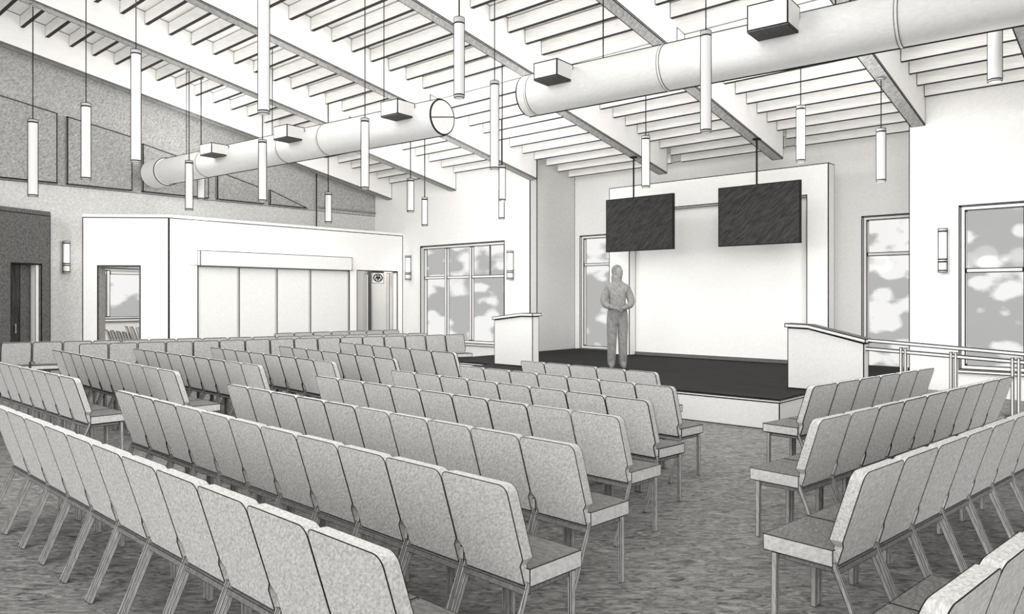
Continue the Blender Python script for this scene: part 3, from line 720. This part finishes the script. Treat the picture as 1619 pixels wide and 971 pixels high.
# local: x to the person's right hand side is -x... y forward, z up
V, E_, Rr = [], [], []
def J(p, r, par=None):
    V.append(p); Rr.append(r); i = len(V) - 1
    if par is not None: E_.append((par, i))
    return i
pel = J((0, 0, .97), (.175, .13)); wai = J((0, .0, 1.12), (.165, .125), pel); che = J((0, -.005, 1.30), (.175, .13), wai); sho = J((0, -.01, 1.44), (.15, .10), che)
nek = J((0, 0, 1.54), (.086, .08), sho); hd0 = J((.0, .012, 1.62), (.078, .085), nek); hd1 = J((0, .01, 1.72), (.085, .10), hd0); hd2 = J((0, .0, 1.79), (.064, .074), hd1)
for s in (-1, 1):
    sh = J((s * .165, -.01, 1.415), .088, sho); el = J((s * .245, .02, 1.22), .074, sh); e2_ = J((s * .232, .08, 1.13), .066, el); wr = J((s * .085, .225, 1.075), .038, e2_)
    pm = J((s * .035, .245, 1.062), (.032, .024), wr)
    hip = J((s * .090, 0, .86), (.108, .12), pel); kn = J((s * .096, .008, .48), .090, hip); sh_ = J((s * .10, 0, .28), .086, kn); an = J((s * .102, -.01, .09), .078, sh_)
    bl = J((s * .106, .06, .045), (.048, .042), an); to = J((s * .112, .14, .034), (.042, .03), bl)
me = skin_body('body', V, E_, Rr, None)
# turn the head and shape the face: the head looks towards the ramp side
HT = math.radians(38); Rm = Matrix.Rotation(HT, 4, 'Z')
for v in me.vertices:
    if v.co.z > 1.53:
        k = min(1, (v.co.z - 1.53) / .08); c_ = v.co.copy(); v.co = c_.lerp(Rm @ c_, k) if k < 1 else Rm @ c_
me.materials.append(M['person'])
for p in me.polygons: p.use_smooth = True
link('body', me, pt)
def blob(name, c_, rad, mat, parent, n=16, fn=None):
    bm = B(); bmesh.ops.create_uvsphere(bm, u_segments=n, v_segments=n // 2 + 2, radius=1)
    for v in bm.verts:
        q_ = Vector((v.co.x * rad[0], v.co.y * rad[1], v.co.z * rad[2]))
        if fn: q_ = fn(q_)
        v.co = (Rm @ (Vector(c_) + q_)) if parent is pt and c_[2] > 1.5 else Vector(c_) + q_
    return link(name, mesh_of(name, bm, [mat]), parent)
def head_fn(q_):
    q_ = q_.copy()
    if q_.z < 0: q_.x *= 1 - .22 * (-q_.z / .12); q_.y += .012 * (-q_.z / .12)
    if q_.y > .05 and abs(q_.x) < .05: q_.y += .008 * math.exp(-((q_.z + .085) / .02) ** 2) + .004 * math.exp(-((q_.z - .03) / .015) ** 2)
    return q_
hd = blob('head', (0, .012, 1.70), (.08, .098, .125), M['person_skin'], pt, 28, head_fn)
blob('nose', (0, .112, 1.69), (.011, .014, .022), M['person_skin'], pt, 12)
blob('mouth', (0, .100, 1.638), (.022, .008, .005), M['person'], pt, 12)
for s in (-1, 1):
    blob('eye', (s * .031, .097, 1.712), (.014, .01, .008), M['hair'], pt, 12)
    blob('ear', (s * .081, .005, 1.69), (.012, .022, .034), M['person_skin'], pt, 12)
def hair_fn(q_):
    q_ = q_.copy()
    if q_.y > .04 and q_.z < .05: q_.y = .04 + (q_.y - .04) * .2
    if q_.z < -.06: q_ *= .9
    return q_
blob('hair', (0, -.008, 1.732), (.092, .106, .112), M['hair'], pt, 24, hair_fn)
blob('hood', (0, -.022, 1.60), (.097, .09, .155), M['person'], pt, 20)
# hands: five fingers each, one hand folded over the other
for s in (-1, 1):
    V, E_, Rr = [], [], []
    base = J((s * .055, .232, 1.064), (.026, .017)); palm = J((s * .015, .246 + (.012 if s > 0 else 0), 1.052), (.030, .016), base)
    for f in range(4):
        z = 1.075 - f * .019; L_ = (.032, .037, .034, .026)[f]; y0 = .252 + (.014 if s > 0 else -.002)
        a = J((-s * .012, y0, z), .0088, palm); b2 = J((-s * (.012 + L_), y0 + .004, z - .004), .0082, a); J((-s * (.012 + L_ * 1.75), y0 - .016, z - .008), .0072, b2)
    th_ = J((s * .022, .262, 1.082), .0095, base); J((-s * .012, .27, 1.094), .008, th_)
    m2 = skin_body('hand', V, E_, Rr, None, 1); m2.materials.append(M['person_skin'])
    for p in m2.polygons: p.use_smooth = True
    link('hand', m2, pt)

# ---------------------------------------------------------------- sky with clouds
w = bpy.data.worlds.new('cloudy_sky'); SC.world = w; w.use_nodes = True; nt = w.node_tree; nt.nodes.clear(); N = nt.nodes.new; Lk = nt.links.new
out = N('ShaderNodeOutputWorld'); bg = N('ShaderNodeBackground'); tc = N('ShaderNodeTexCoord')
mp = N('ShaderNodeMapping'); mp.inputs['Scale'].default_value = (1, 1, 1.5); Lk(tc.outputs['Generated'], mp.inputs[0])
n1 = N('ShaderNodeTexNoise'); n1.inputs['Scale'].default_value = 11; n1.inputs['Detail'].default_value = 2; n1.inputs['Roughness'].default_value = .5; Lk(mp.outputs[0], n1.inputs[0])
vo = N('ShaderNodeTexVoronoi'); vo.inputs['Scale'].default_value = 36; vo.feature = 'SMOOTH_F1'; vo.inputs['Smoothness'].default_value = .35; Lk(mp.outputs[0], vo.inputs[0])
sub = N('ShaderNodeMath'); sub.operation = 'MULTIPLY_ADD'; sub.inputs[1].default_value = -.42; Lk(vo.outputs['Distance'], sub.inputs[0]); Lk(n1.outputs['Fac'], sub.inputs[2])
n2 = N('ShaderNodeTexNoise'); n2.inputs['Scale'].default_value = 60; n2.inputs['Detail'].default_value = 3; Lk(mp.outputs[0], n2.inputs[0])
ad = N('ShaderNodeMath'); ad.operation = 'MULTIPLY_ADD'; ad.inputs[1].default_value = .26; Lk(n2.outputs['Fac'], ad.inputs[0]); Lk(sub.outputs[0], ad.inputs[2])
cr = N('ShaderNodeValToRGB'); cr.color_ramp.elements[0].position = .40; cr.color_ramp.elements[0].color = (.36, .36, .355, 1)
cr.color_ramp.elements[1].position = .485; cr.color_ramp.elements[1].color = (.70, .695, .685, 1); Lk(ad.outputs[0], cr.inputs[0])
Lk(cr.outputs[0], bg.inputs[0]); bg.inputs[1].default_value = 1.0; Lk(bg.outputs[0], out.inputs[0])

# ---------------------------------------------------------------- light from the lamps, with added fill lights
def point(loc, e, r=.12, nm='lamp_and_fill_light'):
    l = bpy.data.lights.new(nm, 'POINT'); l.energy = e; l.shadow_soft_size = r; l.color = (1, .985, .96)
    o = bpy.data.objects.new(nm, l); o.location = loc; COL.objects.link(o)
UP, DN = 26, 14
for x, y, z0, z1 in LAMPS:
    point((x, y, z0 - .7), DN * (2.6 if x > 8.5 and y < 11 else 1), .25); 
    k = beam_z(x) - z1 > .9; point((x if k else x - .7, y + (0 if k else .5), min(z1 + .6, beam_z(x) - (.5 if k else .7))), UP, .3)  # uplight of the pendant; under low beams an added fill set beside it
for x, y in ((1.5, -.8), (.5, 2.5), (-1.5, 1), (1.2, 5.5), (-.5, 4), (2.5, 8), (-2, -1.5), (0, -2.5)):     # added fill lights without fixtures, around and behind the viewer
    point((x, y, 2.9), DN * 1.6, .25); point((x, y, 4.6), UP * 1.2, .25)
for c_, z in LAMPS2: point((c_.x, c_.y, z), 1.2, .05)
sl = bpy.data.lights.new('added_soft_sun', 'SUN'); sl.energy = 1.25; sl.angle = math.radians(35); so = bpy.data.objects.new('added_soft_sun', sl); COL.objects.link(so)
sd = Vector((.22 * SA + CA, -.22 * CA + SA, -.24)); so.rotation_euler = sd.to_track_quat('-Z', 'Y').to_euler(); so.location = (-6, -6, 4)   # low soft sun added to light the chair backs, through the side left open
point((8, 20, 2.9), 130, .3); point((12.5, YB + .8, 2.9), 14, .1)  # added fill lights inside the white room, no fixtures there

# ---------------------------------------------------------------- camera
cam = bpy.data.cameras.new('camera'); co = bpy.data.objects.new('camera', cam); COL.objects.link(co)
cam.sensor_fit = 'HORIZONTAL'; cam.sensor_width = 36; cam.lens = F / 1619 * 36
cam.shift_y = (HY - 971 / 2) / 1619
co.location = EYE; co.rotation_euler = (PI / 2, 0, math.atan2(SA, CA) - PI / 2)
SC.camera = co
SC.view_settings.view_transform = 'Standard'; SC.view_settings.look = 'None'; SC.view_settings.gamma = 1; SC.view_settings.use_curve_mapping = False
SC.view_settings.exposure = 0.43
SC.cycles.use_denoising = True
SC.cycles.max_bounces = 8; SC.cycles.diffuse_bounces = 6; SC.cycles.transparent_max_bounces = 12
